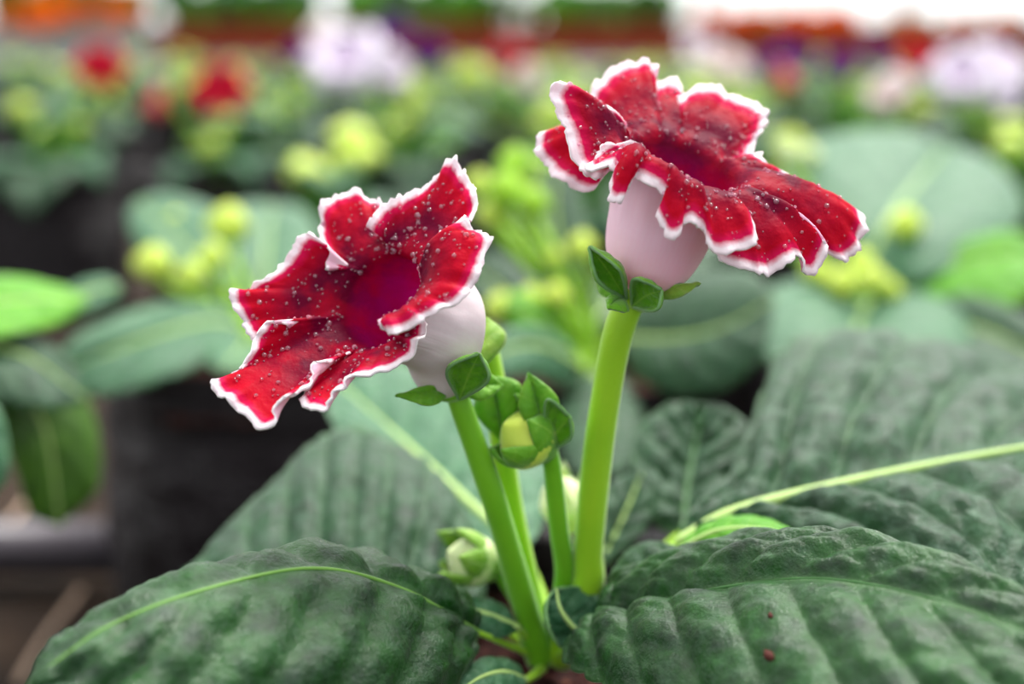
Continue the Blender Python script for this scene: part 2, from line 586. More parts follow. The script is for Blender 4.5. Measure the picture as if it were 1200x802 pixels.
def build_bud(parent, c, axis, length, rad, mat_bud, mat_sep, n=5, phi0=0.3, cover=0.95, open_=0.0, name='bud', slen=1.0):
    c = np.asarray(c, float)
    b = link(name, ovoid(name, c, axis, length, rad * 0.82, mat_bud), parent)
    for i in range(n):
        link('sepal', sepal_sheet('sepal', c, axis, phi0 + 2 * math.pi * i / n, length * slen * (0.95 + 0.12 * ((i * 7) % 3)),
                                  2 * math.pi * rad / n * cover * 1.15, rad * 0.3, rad, open_, mat_sep), b)
    return b


def ruffled_bloom(name, c, axis, size, key, lobes=6, tube_len=0.9, seed=0, flare=1.0, nu=72, nv=16):
    """open trumpet bloom: size = radius of the limb"""
    a, e1, e2 = frame_from(axis)
    G = np.zeros((nv, nu, 3)); uv = np.zeros((nv, nu, 2)); uv2 = np.zeros((nv, nu, 2))
    for j in range(nv):
        t = j / (nv - 1)
        if t < 0.5:
            s = t / 0.5
            r = size * (0.16 + 0.26 * math.sin(s * math.pi / 2) ** 0.9)
            z = size * tube_len * s
        else:
            s = (t - 0.5) / 0.5
            r = size * (0.42 + 0.58 * s * flare)
            z = size * (tube_len + 0.20 * math.sin(s * math.pi * 0.9) - 0.12 * s * s)
        for i in range(nu):
            p = 2 * math.pi * i / nu
            lob = 0.5 + 0.5 * math.cos(lobes * p)
            s = max(0, (t - 0.45) / 0.55)
            rr = r * (1 - 0.22 * s * (1 - lob))
            zz = z + size * s * s * (0.10 * math.cos(2 * lobes * p + seed) + 0.08 * math.cos(19 * p + seed * 2) - 0.10 * lob)
            G[j, i] = c + a * zz + rr * (math.cos(p) * e1 + math.sin(p) * e2)
            uv[j, i] = (i / nu, t); uv2[j, i] = ((1 - t) * size * 100, t)
    N = grid_normals(G, True)
    inside = -N[2, 0].dot(math.cos(0) * e1)
    return sheet(name, G, [M['pet_' + key], M['peto_' + key], M['pet_' + key]], 0.0008, uv, uv2, closed_u=True, flip=inside < 0)


# ------------------------------------------------------------------ grow bag
def bag_geo(rb, h, seed, n=64, nz_=26):
    V, Fc = [], []
    prof = []
    for j in range(nz_):
        t = j / (nz_ - 1)
        prof.append((rb * (0.93 + 0.07 * math.sin(math.pi * min(1, t * 1.1))) - rb * 0.03 * t, h * t))
    prof.append((rb * 0.985, h + 0.004)); prof.append((rb * 0.955, h + 0.002)); prof.append((rb * 0.94, h - 0.012)); prof.append((rb * 0.93, h - 0.03))
    for j, (r, z) in enumerate(prof):
        for i in range(n):
            p = 2 * math.pi * i / n
            c, s = math.cos(p), math.sin(p)
            k = 0.0055 * nz((c * 3, s * 3, z * 26 + c * 2), 1.0, seed) + 0.0032 * nz((c * 7, s * 7, z * 60 + s * 4), 1.0, seed + 3)
            k *= min(1, z / 0.02 + 0.2)
            V.append(((r + k) * c, (r + k) * s, z + (0.004 * nz((c * 2, s * 2, 0), 1, seed + 9) if j > nz_ - 2 else 0)))
    m = len(prof)
    for j in range(m - 1):
        for i in range(n):
            Fc.append((j * n + i, j * n + (i + 1) % n, (j + 1) * n + (i + 1) % n, (j + 1) * n + i))
    Fc.append(tuple(range(n))[::-1])
    return V, Fc


def soil_geo(r, z, seed, n=28, m=48, amp=0.004):
    V, Fc = [(0, 0, z + 0.004)], []
    for j in range(1, n + 1):
        for i in range(m):
            p = 2 * math.pi * i / m
            rr = r * j / n
            x, y = rr * math.cos(p), rr * math.sin(p)
            V.append((x, y, z + amp * nz((x, y, 0), 70, seed) + amp * nz((x, y, 0), 180, seed + 2)))
    for i in range(m): Fc.append((0, 1 + i, 1 + (i + 1) % m))
    for j in range(n - 1):
        for i in range(m):
            a0 = 1 + j * m
            Fc.append((a0 + i, a0 + m + i, a0 + m + (i + 1) % m, a0 + (i + 1) % m))
    return V, Fc


BAG = [mesh('grow_bag', *bag_geo(0.085, 0.148, s), M['bag']) for s in (1.0, 4.0, 8.0)]
SOIL = [mesh('soil', *soil_geo(0.081, 0.130, s), M['soil']) for s in (1.0,)]


def add_bag(parent, k=0):
    link('grow_bag', BAG[k % 3], parent, (0, 0, 0)).rotation_euler.z = k * 1.1
    link('soil', SOIL[0], parent, (0, 0, 0))

#@@MAIN@@
# ------------------------------------------------------------------ main plant
base = at(636, 762, 0.415)
main = empty('potted_gloxinia', (float(base[0]), float(base[1]), 0.0))
tag(main, 'foreground gloxinia in focus with two crimson white-edged blooms on lime stems', 'potted plant')
add_bag(main, 0)


def px_flower(parent, base_c, base_r, wide_c, wide_r, mouth_c, mouth_r, n, cols, mats, ruffle, seed, name='flower', bulge=0.16, nu=420, drops=300, dlab=None, lab=None, rimw=None):
    """trumpet bloom: tube rings round the axis, then every column runs from the mouth over a bulge to its own rim point.
    n and ring frames are given in view axes (right, up, towards the viewer); lengths in pixels at the mouth distance"""
    n = np.array(n, float); n /= np.linalg.norm(n)
    B3 = np.stack([RIGHT, UP, -FWD])          # rows: view axes in the place
    er = np.array([1.0, 0, 0]) - n * n[0]; er /= np.linalg.norm(er)
    eu = np.cross(n, er)
    if eu[2] > 0 and abs(eu[2]) > abs(eu[1]): eu = -eu
    elif eu[1] < 0: eu = -eu
    W = lambda v: v @ B3
    er, eu, nw = W(er), W(eu), W(n)
    s = mouth_c[2] / F
    bc, wc, mc = at(*base_c), at(*wide_c), at(*mouth_c)
    K = len(cols)
    rows = [[] for _ in range(7)]
    for ang, rx, ry, rd, *ex in cols:
        a = math.radians(ang)
        dirv = math.cos(a) * er + math.sin(a) * eu
        rim = at(rx, ry, rd)
        crest = mc + dirv * mouth_r * s
        ln = np.linalg.norm(rim - crest)
        bl = ex[0] if ex else bulge
        m1 = crest + (rim - crest) * 0.33 + nw * ln * bl * 0.95
        m2 = crest + (rim - crest) * 0.70 + nw * ln * bl * 0.80
        rows[0].append(bc + dirv * base_r * s)
        rows[1].append(bc * 0.6 + wc * 0.4 + dirv * (base_r * 0.35 + wide_r * 0.65) * s)
        rows[2].append(wc + dirv * wide_r * s)
        rows[3].append(crest)
        rows[4].append(m1); rows[5].append(m2); rows[6].append(rim)
    C = np.stack([cr(np.array(r), nu, closed=True) for r in rows])       # 7,nu,3
    # smooth the inner rows round the ring so the tube stays even
    for j, it in ((3, 14), (4, 8), (5, 3)):
        for _ in range(it):
            C[j] = 0.25 * np.roll(C[j], 1, 0) + 0.5 * C[j] + 0.25 * np.roll(C[j], -1, 0)
    RW = np.ones(nu) if rimw is None else cr(np.array([[rimw(c[0])] * 3 for c in cols]), nu, closed=True)[:, 0]
    nvs = 64
    G = np.stack([cr(C[:, i], nvs) for i in range(nu)], 1)
    N = grid_normals(G, True)
    if N[nvs - 14, :, :].mean(0).dot(nw) < 0: N = -N
    seg = np.linalg.norm(np.diff(G, axis=0), axis=2)
    dist = np.zeros((nvs, nu))
    dist[:-1] = np.cumsum(seg[::-1], 0)[::-1]
    rimarc = np.concatenate([[0], np.cumsum(np.linalg.norm(np.diff(G[-1], axis=0), axis=1))])
    ph = rimarc / 0.0062 * 2 * math.pi
    D = np.zeros((nvs, nu)); E = np.zeros((nvs, nu))
    for i in range(nu):
        q = rimarc[i] * 100
        w1 = math.sin(ph[i] + 1.6 * nz((q * 0.9, 0, 0), 1, seed))
        w2 = nz((q * 3.1, 0, 0), 1, seed + 4)
        w3 = nz((q * 9.0, 0, 0), 1, seed + 8)
        w4 = nz((q * 22.0, 0, 0), 1, seed + 11)
        g = np.exp(-dist[:, i] / 0.0042)
        D[:, i] = ruffle * (0.4 * w1 + 1.6 * w2 + 0.5 * w3 + 1.9 * nz((q * 1.5, 0, 0), 1, seed + 15)) * g
        g2 = np.exp(-dist[:, i] / 0.0016)
        E[:, i] = (0.0008 * w3 + 0.0011 * w2 + 0.0006 * w4) * g2
        for j in range(24, nvs):
            D[j, i] += 0.0005 * nz(G[j, i], 130, seed) + 0.00025 * nz(G[j, i], 330, seed)
    dv = np.gradient(G, axis=0); dv /= np.linalg.norm(dv, axis=2, keepdims=True) + 1e-12
    G = G + N * D[:, :, None] + dv * E[:, :, None]
    t = np.linspace(0, 1, nvs)
    uv = np.stack(np.broadcast_arrays((np.arange(nu) / nu)[None, :], t[:, None]), -1)
    uv2 = np.stack([dist * 100 / RW[None, :], np.broadcast_to(t[:, None], dist.shape)], -1)
    N2 = grid_normals(G, True)
    flip = N2[nvs - 14].mean(0).dot(nw) < 0
    me = sheet(name, G, mats, 0.0007, uv, uv2, closed_u=True, flip=flip)
    o = link(name, me, parent)
    if lab: o['label'] = lab
    # dew on the inner face
    rr = random.Random(int(seed * 10))
    N2 = -N2 if flip else N2
    V, Fc = [], []
    for _ in range(drops):
        j = int(nvs * (0.50 + 0.44 * rr.random() ** 0.8)); i = rr.randrange(nu)
        j = min(j, nvs - 3)
        if dist[j, i] < 0.0022: continue
        r = 0.00026 + 0.00055 * rr.random() ** 4
        c, nn = G[j, i] + N2[j, i] * (0.00035 + r * 0.30), N2[j, i]
        a_, e1, e2 = frame_from(nn)
        b0 = len(V)
        m, k = 8, 5
        for y in range(k + 1):
            th = math.pi * y / k
            for x in range(m):
                p = 2 * math.pi * x / m
                V.append(c + r * (0.75 * math.cos(th) * a_ + math.sin(th) * (math.cos(p) * e1 + math.sin(p) * e2) + 1e-4 * e1))
        for y in range(k):
            for x in range(m):
                Fc.append((b0 + y * m + x, b0 + (y + 1) * m + x, b0 + (y + 1) * m + (x + 1) % m, b0 + y * m + (x + 1) % m))
    d = link('water_droplets', mesh('water_droplets', V, Fc, M['drop']), o)
    tag(d, dlab or 'clear dew drops on the crimson face', kind='stuff')
    return o


# left bloom: faces left, up and towards the viewer
COLS_A = [
    (72, 434, 256, .362), (66, 455, 236, .363), (58, 490, 222, .365), (52, 510, 208, .366), (48, 528, 187, .366), (42, 545, 205, .364),
    (36, 557, 222, .361), (29, 556, 250, .357), (22, 520, 276, .350), (17, 514, 280, .347), (11, 548, 266, .344), (4, 575, 276, .342), (-6, 563, 318, .337),
    (-17, 546, 348, .334), (-27, 510, 368, .332), (-36, 468, 390, .331), (-42, 450, 388, .332), (-47, 448, 376, .336), (-54, 480, 374, .344),
    (-60, 501, 378, .347), (-68, 487, 410, .345), (-76, 458, 433, .342), (-86, 415, 443, .339), (-93, 396, 458, .337), (-98, 376, 482, .336), (-104, 352, 472, .338),
    (-111, 372, 436, .344), (-115, 384, 424, .343), (-120, 362, 442, .339), (-127, 342, 468, .336), (-134, 322, 480, .334), (-141, 303, 503, .334),
    (-148, 274, 476, .337), (-154, 248, 454, .340), (-161, 277, 438, .345), (-167, 292, 412, .347), (-172, 318, 377, .349), (-177, 340, 388, .354),
    (177, 300, 400, .358), (171, 278, 368, .360), (164, 271, 340, .362), (155, 308, 330, .365), (146, 338, 298, .366), (138, 354, 274, .366),
    (131, 382, 284, .365), (125, 385, 318, .364), (119, 374, 268, .373), (110, 383, 234, .376), (102, 408, 223, .377), (92, 432, 230, .376),
    (84, 447, 240, .374), (78, 446, 268, .368)]
COLS_A = [c + (0.36 if -45 < c[0] < 15 else 0.03,) for c in COLS_A]
fa = px_flower(main, (529, 446, .374), 22, (512, 378, .366), 62, (450, 353, .358), 60, (-.52, .36, .77), COLS_A,
               [M['pet_crimson'], M['pet_out_pale'], M['pet_rim']], 0.0014, 2.0, drops=700, rimw=lambda q: 0.95 if 40 < q < 150 else 0.78, lab='lower left crimson bloom facing left')
# right bloom: opens upwards, seen from the side
COLS_B = [
    (36, 893, 188, .372), (28, 918, 206, .372), (22, 944, 240, .370), (16, 962, 231, .371), (10, 985, 246, .370), (5, 1003, 250, .369), (0, 1012, 275, .366),
    (-5, 1002, 300, .363), (-10, 983, 304, .361), (-16, 925, 268, .357), (-21, 918, 257, .354), (-25, 942, 272, .352), (-29, 955, 288, .350), (-33, 972, 286, .349),
    (-37, 957, 322, .348), (-41, 938, 303, .346), (-46, 905, 319, .344), (-51, 884, 320, .343), (-57, 842, 304, .343), (-61, 850, 272, .344), (-65, 856, 246, .343),
    (-70, 880, 258, .341), (-76, 887, 274, .339), (-82, 880, 290, .337), (-88, 839, 298, .336), (-93, 826, 275, .337), (-98, 806, 262, .337), (-104, 785, 280, .335),
    (-110, 770, 255, .337), (-116, 781, 233, .338), (-123, 750, 212, .339), (-130, 736, 214, .339), (-137, 724, 238, .338), (-143, 713, 232, .339), (-149, 718, 198, .343),
    (-155, 690, 203, .345), (-160, 690, 190, .348), (-165, 704, 175, .351), (-170, 724, 168, .354), (-174, 752, 176, .358),
    (-178, 716, 202, .354), (-181, 690, 207, .351), (-185, 672, 188, .352), (-189, 663, 158, .353), (-193, 650, 128, .354), (-197, 647, 106, .355), (-201, 662, 97, .357),
    (-205, 682, 114, .360), (-208, 712, 131, .362), (-211, 730, 150, .366),
    (-214, 697, 222, .366), (-217, 662, 214, .368), (-220, 640, 195, .371), (-223, 626, 176, .373), (-226, 632, 160, .376), (-229, 655, 152, .378), (-232, 700, 142, .378),
    (-236, 690, 122, .383), (-240, 697, 100, .387), (-245, 724, 76, .390), (-250, 757, 66, .391), (-254, 765, 84, .388), (-258, 770, 106, .384),
    (-261, 772, 93, .388), (-266, 790, 96, .390), (-270, 804, 106, .389), (-274, 808, 148, .383), (-277, 800, 130, .384), (-281, 804, 106, .387), (-286, 835, 100, .389),
    (-292, 865, 113, .388), (-297, 892, 125, .386), (-302, 898, 142, .384), (-308, 889, 160, .381), (-315, 882, 182, .376)]
COLS_B = [c + (0.60 if c[0] < -105 else 0.42 if c[0] < -90 else 0.22,) if -152 < c[0] < -64 else c + ((0.02,) if c[0] < -230 else ()) for c in COLS_B]
fb = px_flower(main, (750, 336, .370), 24, (769, 278, .366), 60, (797, 197, .360), 72, (.28, .85, .45), COLS_B,
               [M['pet_crimson'], M['pet_out_pink'], M['pet_rim']], 0.0012, 5.0, nu=560, drops=700, rimw=lambda q: 1.35 if -318 < q < -236 else 1.2 if -205 < q < -184 else 1.0, lab='upper right crimson bloom opening upward')

# flower stems
def px_tube(name, parent, pts, r0, r1, mat, **kw):
    return link(name, tube(name, [at(*p) for p in pts], r0, r1, mat, **kw), parent)


px_tube('flower_stem', main, [(634, 775, .412), (612, 700, .402), (580, 590, .386), (545, 490, .377), (530, 448, .374)], .0042, .0027, M['stem_dark'], wob=0.04, seed=1, n=16, seg=40)
px_tube('flower_stem', main, [(655, 775, .412), (688, 690, .402), (690, 640, .397), (702, 520, .384), (722, 400, .374), (740, 352, .371), (750, 336, .370)], .0046, .0036, M['stem'], wob=0.04, seed=2, n=16, seg=40)
px_tube('bud_stem', main, [(645, 770, .414), (662, 680, .404), (655, 620, .394), (648, 555, .386), (644, 525, .382)], .0034, .0022, M['stem_dark'], wob=0.03, seed=3, seg=32)
px_tube('bud_stem', main, [(640, 770, .420), (618, 690, .412), (600, 600, .404), (588, 520, .398), (580, 450, .394), (572, 400, .392)], .0042, .0026, M['stem'], wob=0.03, seed=4, seg=32)

# calyx of the left bloom
def px_sepal(parent, base_p, tip, left, right, mat, seed=0, name='sepal', arch=0.25):
    sp = [at(*base_p), (at(*base_p) + at(*tip)) / 2 + UP * 0.0008, at(*tip)]
    lf = [sp[0], at(*left), sp[-1]]; rt = [sp[0], at(*right), sp[-1]]
    nt, nu = 28, 15
    G, uv, uv2, N = crease_grid(cr(sp, nt), cr(lf, nt), cr(rt, nt), nt, nu, 4, 0.0003, arch, 0.2, 0, seed)
    flip = N[nt // 2, nu // 2].dot(grid_normals(G)[nt // 2, nu // 2]) < 0
    return link(name, sheet(name, G, [mat, mat, M['ledge']], 0.0008, uv, uv2, flip=flip), parent)


px_sepal(fa, (538, 470, .366), (562, 414, .353), (524, 434, .353), (572, 446, .353), M['sepal'], 1)
px_sepal(fa, (530, 458, .370), (462, 464, .362), (500, 452, .364), (505, 476, .362), M['sepal'], 2)
px_sepal(fa, (540, 455, .376), (570, 372, .384), (538, 405, .378), (592, 400, .382), M['sepal_pale'], 3)
px_sepal(fa, (532, 455, .376), (545, 372, .388), (522, 410, .382), (562, 400, .384), M['sepal'], 4)
px_sepal(fa, (538, 460, .372), (590, 452, .376), (560, 432, .372), (565, 470, .370), M['sepal'], 5)
ca = link('receptacle', ovoid('receptacle', at(540, 468, .375), at(524, 435, .372) - at(540, 468, .375), 0.008, 0.0056, M['stem_dark']), fa)
# calyx of the right bloom
px_sepal(fb, (735, 352, .365), (690, 288, .354), (702, 330, .355), (726, 318, .350), M['sepal'], 6)
px_sepal(fb, (740, 360, .366), (776, 340, .352), (742, 328, .353), (768, 364, .353), M['sepal'], 7)
px_sepal(fb, (752, 350, .368), (822, 332, .360), (780, 334, .362), (792, 350, .360), M['sepal_pale'], 8)
px_sepal(fb, (732, 352, .372), (700, 318, .378), (705, 345, .376), (722, 325, .376), M['sepal'], 9)
px_sepal(fb, (730, 352, .365), (712, 362, .352), (712, 350, .358), (735, 366, .356), M['sepal'], 10)
link('receptacle', ovoid('receptacle', at(736, 362, .372), at(752, 330, .370) - at(736, 362, .372), 0.009, 0.0072, M['stem']), fb)

# buds of the main plant
vx = lambda x, y, t: RIGHT * x + UP * y - FWD * t
b1 = build_bud(main, at(645, 528, .384), vx(-.72, .42, .42), 0.0165, 0.0108, M['bud'], M['sepal'], 5, 0.5, 1.05, 0.002, slen=0.95)
px_sepal(b1, (640, 520, .380), (619, 436, .376), (608, 480, .374), (655, 470, .374), M['sepal'], 11)
px_sepal(b1, (590, 520, .386), (575, 440, .384), (556, 480, .382), (612, 455, .380), M['sepal'], 12)
px_sepal(b1, (640, 530, .382), (668, 488, .372), (640, 470, .370), (668, 515, .374), M['sepal'], 13)
b2 = build_bud(main, at(582, 668, .412), vx(-.8, .35, .35), 0.0165, 0.0095, M['bud_pale'], M['sepal_pale'], 5, 0.2, 1.0, 0.001)
b3 = build_bud(main, at(662, 622, .430), vx(.05, 1, .2), 0.017, 0.0100, M['bud_pale'], M['bud_pale'], 5, 0.9, 0.9, -0.001)
px_tube('bud_stem', main, [(632, 760, .420), (610, 710, .414), (582, 668, .412)], .0028, .002, M['stem_dark'])
px_tube('bud_stem', main, [(648, 765, .424), (662, 700, .428), (662, 622, .430)], .0028, .002, M['stem'])

# leaves of the main plant
place_leaf('leaf', main, [(560, 742, .388), (470, 692, .362), (370, 668, .342), (250, 690, .322), (130, 735, .308), (30, 806, .298)],
           [(540, 800, .372), (480, 860, .340), (360, 900, .315), (220, 900, .300), (100, 860, .294)],
           [(552, 724, .396), (480, 702, .388), (400, 686, .380), (300, 692, .360), (190, 722, .340), (85, 775, .318)],
           M['leaf_near'], 8, 0.0038, 0.14, seed=1.5, rib=0.0007, rmat=M['ribmid'], petiole=[(636, 772, .414), (600, 758, .402)], slant=0.30, label='drooping leaf at lower left, pale midrib along its crest')
place_leaf('leaf', main, [(570, 720, .436), (480, 700, .428), (390, 700, .424), (280, 706, .420), (165, 722, .416)],
           [(545, 760, .42), (450, 770, .405), (330, 765, .400), (220, 745, .405)],
           [(560, 650, .452), (520, 560, .470), (450, 512, .480), (395, 504, .482), (330, 556, .468), (240, 645, .444)],
           M['leaf'], 11, 0.0030, 0.10, seed=2.5, petiole=[(636, 765, .42), (600, 740, .43)], slant=0.05)
place_leaf('leaf', main, [(612, 650, .455), (556, 600, .476), (510, 555, .500), (450, 500, .54), (392, 448, .575)],
           [(540, 628, .462), (450, 570, .488), (395, 505, .525), (380, 465, .56)],
           [(636, 610, .48), (640, 520, .52), (590, 455, .56), (480, 428, .59)],
           M['leaf_grey'], 9, 0.0011, 0.08, seed=3.5, petiole=[(640, 762, .425), (630, 700, .44)], rib=0.0021)
place_leaf('leaf', main, [(694, 742, .388), (760, 712, .372), (850, 690, .354), (960, 680, .338), (1080, 700, .322), (1210, 745, .308), (1300, 800, .300)],
           [(720, 690, .402), (780, 655, .394), (870, 636, .378), (960, 634, .362), (1060, 652, .346), (1150, 686, .332), (1240, 745, .315)],
           [(660, 770, .380), (700, 800, .358), (780, 845, .332), (900, 890, .308), (1040, 910, .292), (1180, 880, .288)],
           M['leaf_near'], 9, 0.0028, 0.16, seed=4.5, rib=0.0006, rmat=M['ribdim'], nt=200, nu=81, scallop=0.05, petiole=[(645, 775, .412), (672, 756, .398)], slant=0.30, label='large dewy leaf at lower right, sharp in focus')
place_leaf('leaf', main, [(800, 640, .412), (860, 606, .414), (960, 578, .420), (1080, 552, .428), (1200, 530, .436), (1360, 505, .446)],
           [(820, 600, .425), (868, 540, .448), (888, 470, .474), (925, 405, .500), (1010, 386, .520), (1100, 400, .532), (1210, 435, .530), (1320, 470, .500)],
           [(850, 640, .406), (930, 652, .396), (1040, 664, .384), (1140, 682, .374), (1220, 692, .376), (1320, 620, .41)],
           M['leaf'], 7, 0.0055, 0.06, seed=5.5, nt=170, nu=71, petiole=[(660, 770, .416), (740, 690, .412)], rib=0.0024, slant=0.22, scallop=0.04, label='broad quilted leaf at right with thick pale midrib')
place_leaf('leaf', main, [(800, 628, .462), (806, 570, .478), (815, 520, .492), (822, 474, .500)],
           [(765, 610, .466), (742, 550, .482), (752, 500, .494), (785, 474, .500)],
           [(845, 610, .462), (888, 555, .478), (882, 510, .492), (855, 480, .500)],
           M['leaf'], 7, 0.0026, 0.10, seed=6.5, rmat=M['ribdim'], petiole=[(650, 765, .43), (720, 700, .45)])
place_leaf('leaf', main, [(716, 722, .400), (752, 690, .398), (785, 662, .398), (806, 645, .400)],
           [(712, 690, .404), (728, 655, .404), (760, 636, .404)], [(745, 715, .396), (780, 695, .394), (803, 668, .396)],
           M['leaf'], 6, 0.0008, 0.2, seed=7.5, nt=50, nu=25, rib=0.001, petiole=[(655, 768, .412), (690, 740, .405)])
place_leaf('leaf', main, [(690, 752, .394), (672, 738, .388), (655, 715, .386), (650, 690, .390)],
           [(660, 760, .386), (643, 735, .382), (642, 705, .385)], [(712, 735, .398), (705, 705, .398), (680, 688, .398)],
           M['leaf_grey'], 5, 0.0008, -0.35, seed=8.5, nt=50, nu=25, rib=0.001, petiole=[(650, 772, .410), (680, 765, .402)])
place_leaf('leaf', main, [(790, 650, .400), (840, 625, .396), (890, 622, .394), (950, 634, .392)],
           [(810, 628, .404), (850, 608, .404), (900, 612, .402)], [(830, 640, .396), (870, 640, .392), (915, 640, .391)],
           M['leaf_bright'], 7, 0.0006, 0.2, seed=9.5, nt=50, nu=21, rib=0.001, petiole=[(658, 772, .412), (720, 710, .406)])
place_leaf('leaf', main, [(700, 668, .455), (720, 630, .462), (738, 590, .468), (752, 556, .474)],
           [(694, 640, .458), (700, 595, .466), (722, 562, .474)], [(726, 650, .456), (758, 618, .462), (766, 580, .470)],
           M['leaf'], 6, 0.001, 0.15, seed=10.5, nt=50, nu=25, rib=0.001, petiole=[(650, 762, .43), (680, 710, .445)])
place_leaf('leaf', main, [(608, 738, .400), (570, 722, .398), (535, 716, .397), (500, 722, .396)],
           [(585, 748, .394), (550, 742, .392), (520, 735, .393)], [(590, 712, .406), (555, 702, .406), (520, 706, .402)],
           M['leaf_grey'], 6, 0.0006, 0.2, seed=11.5, nt=50, nu=21, rib=0.001, petiole=[(636, 768, .414), (622, 752, .408)])
place_leaf('leaf', main, [(615, 800, .398), (590, 790, .388), (565, 795, .376), (535, 815, .366)],
           [(610, 815, .388), (580, 825, .376), (550, 830, .366)], [(600, 780, .402), (570, 775, .394), (540, 790, .380)],
           M['leaf_grey'], 6, 0.0006, 0.2, seed=12.5, nt=50, nu=21, rib=0.001, petiole=[(636, 782, .410), (628, 790, .404)])
#@@BACK@@
# ------------------------------------------------------------------ plants behind
def generic_leaf(length, width, rise, droop, mat, seed, nv=8):
    nt, nu = 34, 17
    t = np.linspace(0, 1, nt)
    S = np.stack([length * (0.10 + 0.90 * t) * (1 - 0.10 * t * t), 0.05 * length * np.sin(2.2 * t + seed), rise * np.sin(t * 1.9) - droop * t ** 2.4], 1)
    w = width * 0.5 * np.sin(math.pi * (0.03 + 0.97 * t) ** 0.85) ** 0.75
    w[-1] = 0.0005; w[0] = 0.003
    up = 0.22 * w + 0.004 * np.sin(t * 9 + seed)
    L = S + np.stack([0 * t, w, up], 1)
    Rr = S + np.stack([0 * t, -w, up * 0.6], 1)
    G, uv, uv2, N = crease_grid(S, L, Rr, nt, nu, nv, 0.0016, 0.16, 0.2, 0.05, seed)
    flip = N[nt // 2, nu // 2].dot(grid_normals(G)[nt // 2, nu // 2]) < 0
    return sheet('leaf', G, [mat, M['under'], M['ledge']], 0.0009, uv, uv2, flip=flip)


GL = [generic_leaf(0.125, 0.080, 0.045, 0.040, M['leaf_grey'], 1), generic_leaf(0.145, 0.088, 0.055, 0.070, M['leaf'], 2),
      generic_leaf(0.105, 0.070, 0.060, 0.020, M['leaf_grey'], 3), generic_leaf(0.080, 0.052, 0.055, 0.000, M['leaf_bright'], 4),
      generic_leaf(0.135, 0.095, 0.030, 0.050, M['leaf'], 5), generic_leaf(0.060, 0.040, 0.050, -0.01, M['leaf_bright'], 6)]
GS = [tube('bud_stem', [(0, 0, 0), (0.006, 0.002, 0.04), (0.016, 0.003, 0.075)], .0028, .002, M['stem'], 8, 10),
      tube('bud_stem', [(0, 0, 0), (0.004, 0.004, 0.03), (0.012, -0.003, 0.055)], .0026, .0018, M['stem'], 8, 10)]
GB = [ovoid('bud', np.array([0, 0, 0.0]), (0.3, 0, 1), 0.026, 0.0125, M['bud'], 20, 10, 5, 0.18),
      ovoid('bud', np.array([0, 0, 0.0]), (0.5, 0.2, 1), 0.020, 0.0095, M['bud'], 20, 10, 5, 0.18)]
GTIP = [(0.016, 0.003, 0.074), (0.012, -0.003, 0.054)]


def bloom_at(root, base, p, size, key, axis, lobes=6, seed=0.0, tl=0.9, flare=1.0):
    """one bloom with its own stem, part of the plant root"""
    a = np.array(axis, float); a /= np.linalg.norm(a)
    c = np.asarray(p, float) - a * size * tl
    b = np.asarray(base, float)
    stem = link('flower_stem', tube('flower_stem', [b, b * 0.55 + c * 0.45 + np.array([0, 0, 0.012]), c - a * size * 0.15 - np.array([0, 0, .006]), c], .0036, .0026, M['stem'], 8, 16), root)
    f = link('flower', ruffled_bloom('flower', c, a, size, key, lobes, tl, seed, flare), root)
    link('calyx', ovoid('calyx', c - a * size * 0.08, a, size * 0.42, size * 0.22, M['sepal'], 20, 8, 5, 0.2), f)
    return f


def plant(x, y, seed, label, group=None, nleaf=8, nbud=4, size=0.9, tall=1.0, cat='potted plant', near=False):
    rr = random.Random(seed)
    root = empty('potted_gloxinia', (x, y, 0))
    tag(root, label, cat, group)
    add_bag(root, rr.randrange(3))
    a0 = rr.random() * 6.3
    for k in range(nleaf):
        lo = k < nleaf * 0.62
        g = GL[rr.choice((0, 1, 4, 0, 3)) if lo else rr.choice((3, 3, 5, 2))]
        o = link('leaf', g, root, (0, 0, 0.136 + rr.random() * 0.008 + (0 if lo else 0.012)))
        o.rotation_euler = (rr.uniform(-.15, .15), rr.uniform(-.12, .12) + (0 if lo else -.25), a0 + k * 2.4 + rr.uniform(-.25, .25))
        s = size * rr.uniform(0.85, 1.12)
        o.scale = (s, s, s * tall)
    for k in range(nbud):
        i = rr.randrange(2)
        st = link('bud_stem', GS[i], root, (rr.uniform(-.012, .012), rr.uniform(-.012, .012), 0.134))
        st.rotation_euler.z = a0 + 1.6 * k + rr.uniform(-.4, .4)
        s = rr.uniform(0.8, 1.15)
        st.scale = (s * 1.3, s * 1.3, s * tall)
        bd = link('bud', GB[rr.randrange(2)], st, GTIP[i])
        s = rr.uniform(0.75, 1.1)
        bd.scale = (s, s, s)
    return root


def soil_pt(root): return np.array([root.location.x, root.location.y, 0.134])


def px_bud(root, p, r, mat=None):
    """a bud seen at pixel p with pixel radius r, on its own stem from the crown"""
    c = at(*p); rad = r * p[2] / F
    b = soil_pt(root)
    st = link('bud_stem', tube('bud_stem', [b, b * .5 + c * .5 + np.array([0, 0, .006]), c - np.array([0, 0, rad * 0.8])], .003, .0021, M['stem'], 8, 12), root)
    link('bud', ovoid('bud', c - np.array([0, 0, rad]), (0.1, -0.2, 1), rad * 2.1, rad, mat or M['bud'], 20, 12, 5, 0.16), st)


def bare(x, y, label, k=0):
    root = empty('potted_gloxinia', (x, y, 0))
    tag(root, label, 'potted plant')
    add_bag(root, k)
    return root


def place_crown(root, n, sizes, seed):
    rr = random.Random(seed)
    for k in range(n):
        o = link('leaf', GL[sizes[k % len(sizes)]], root, (0, 0, 0.138))
        o.rotation_euler = (0, rr.uniform(-.25, .05), rr.random() * 6.3)


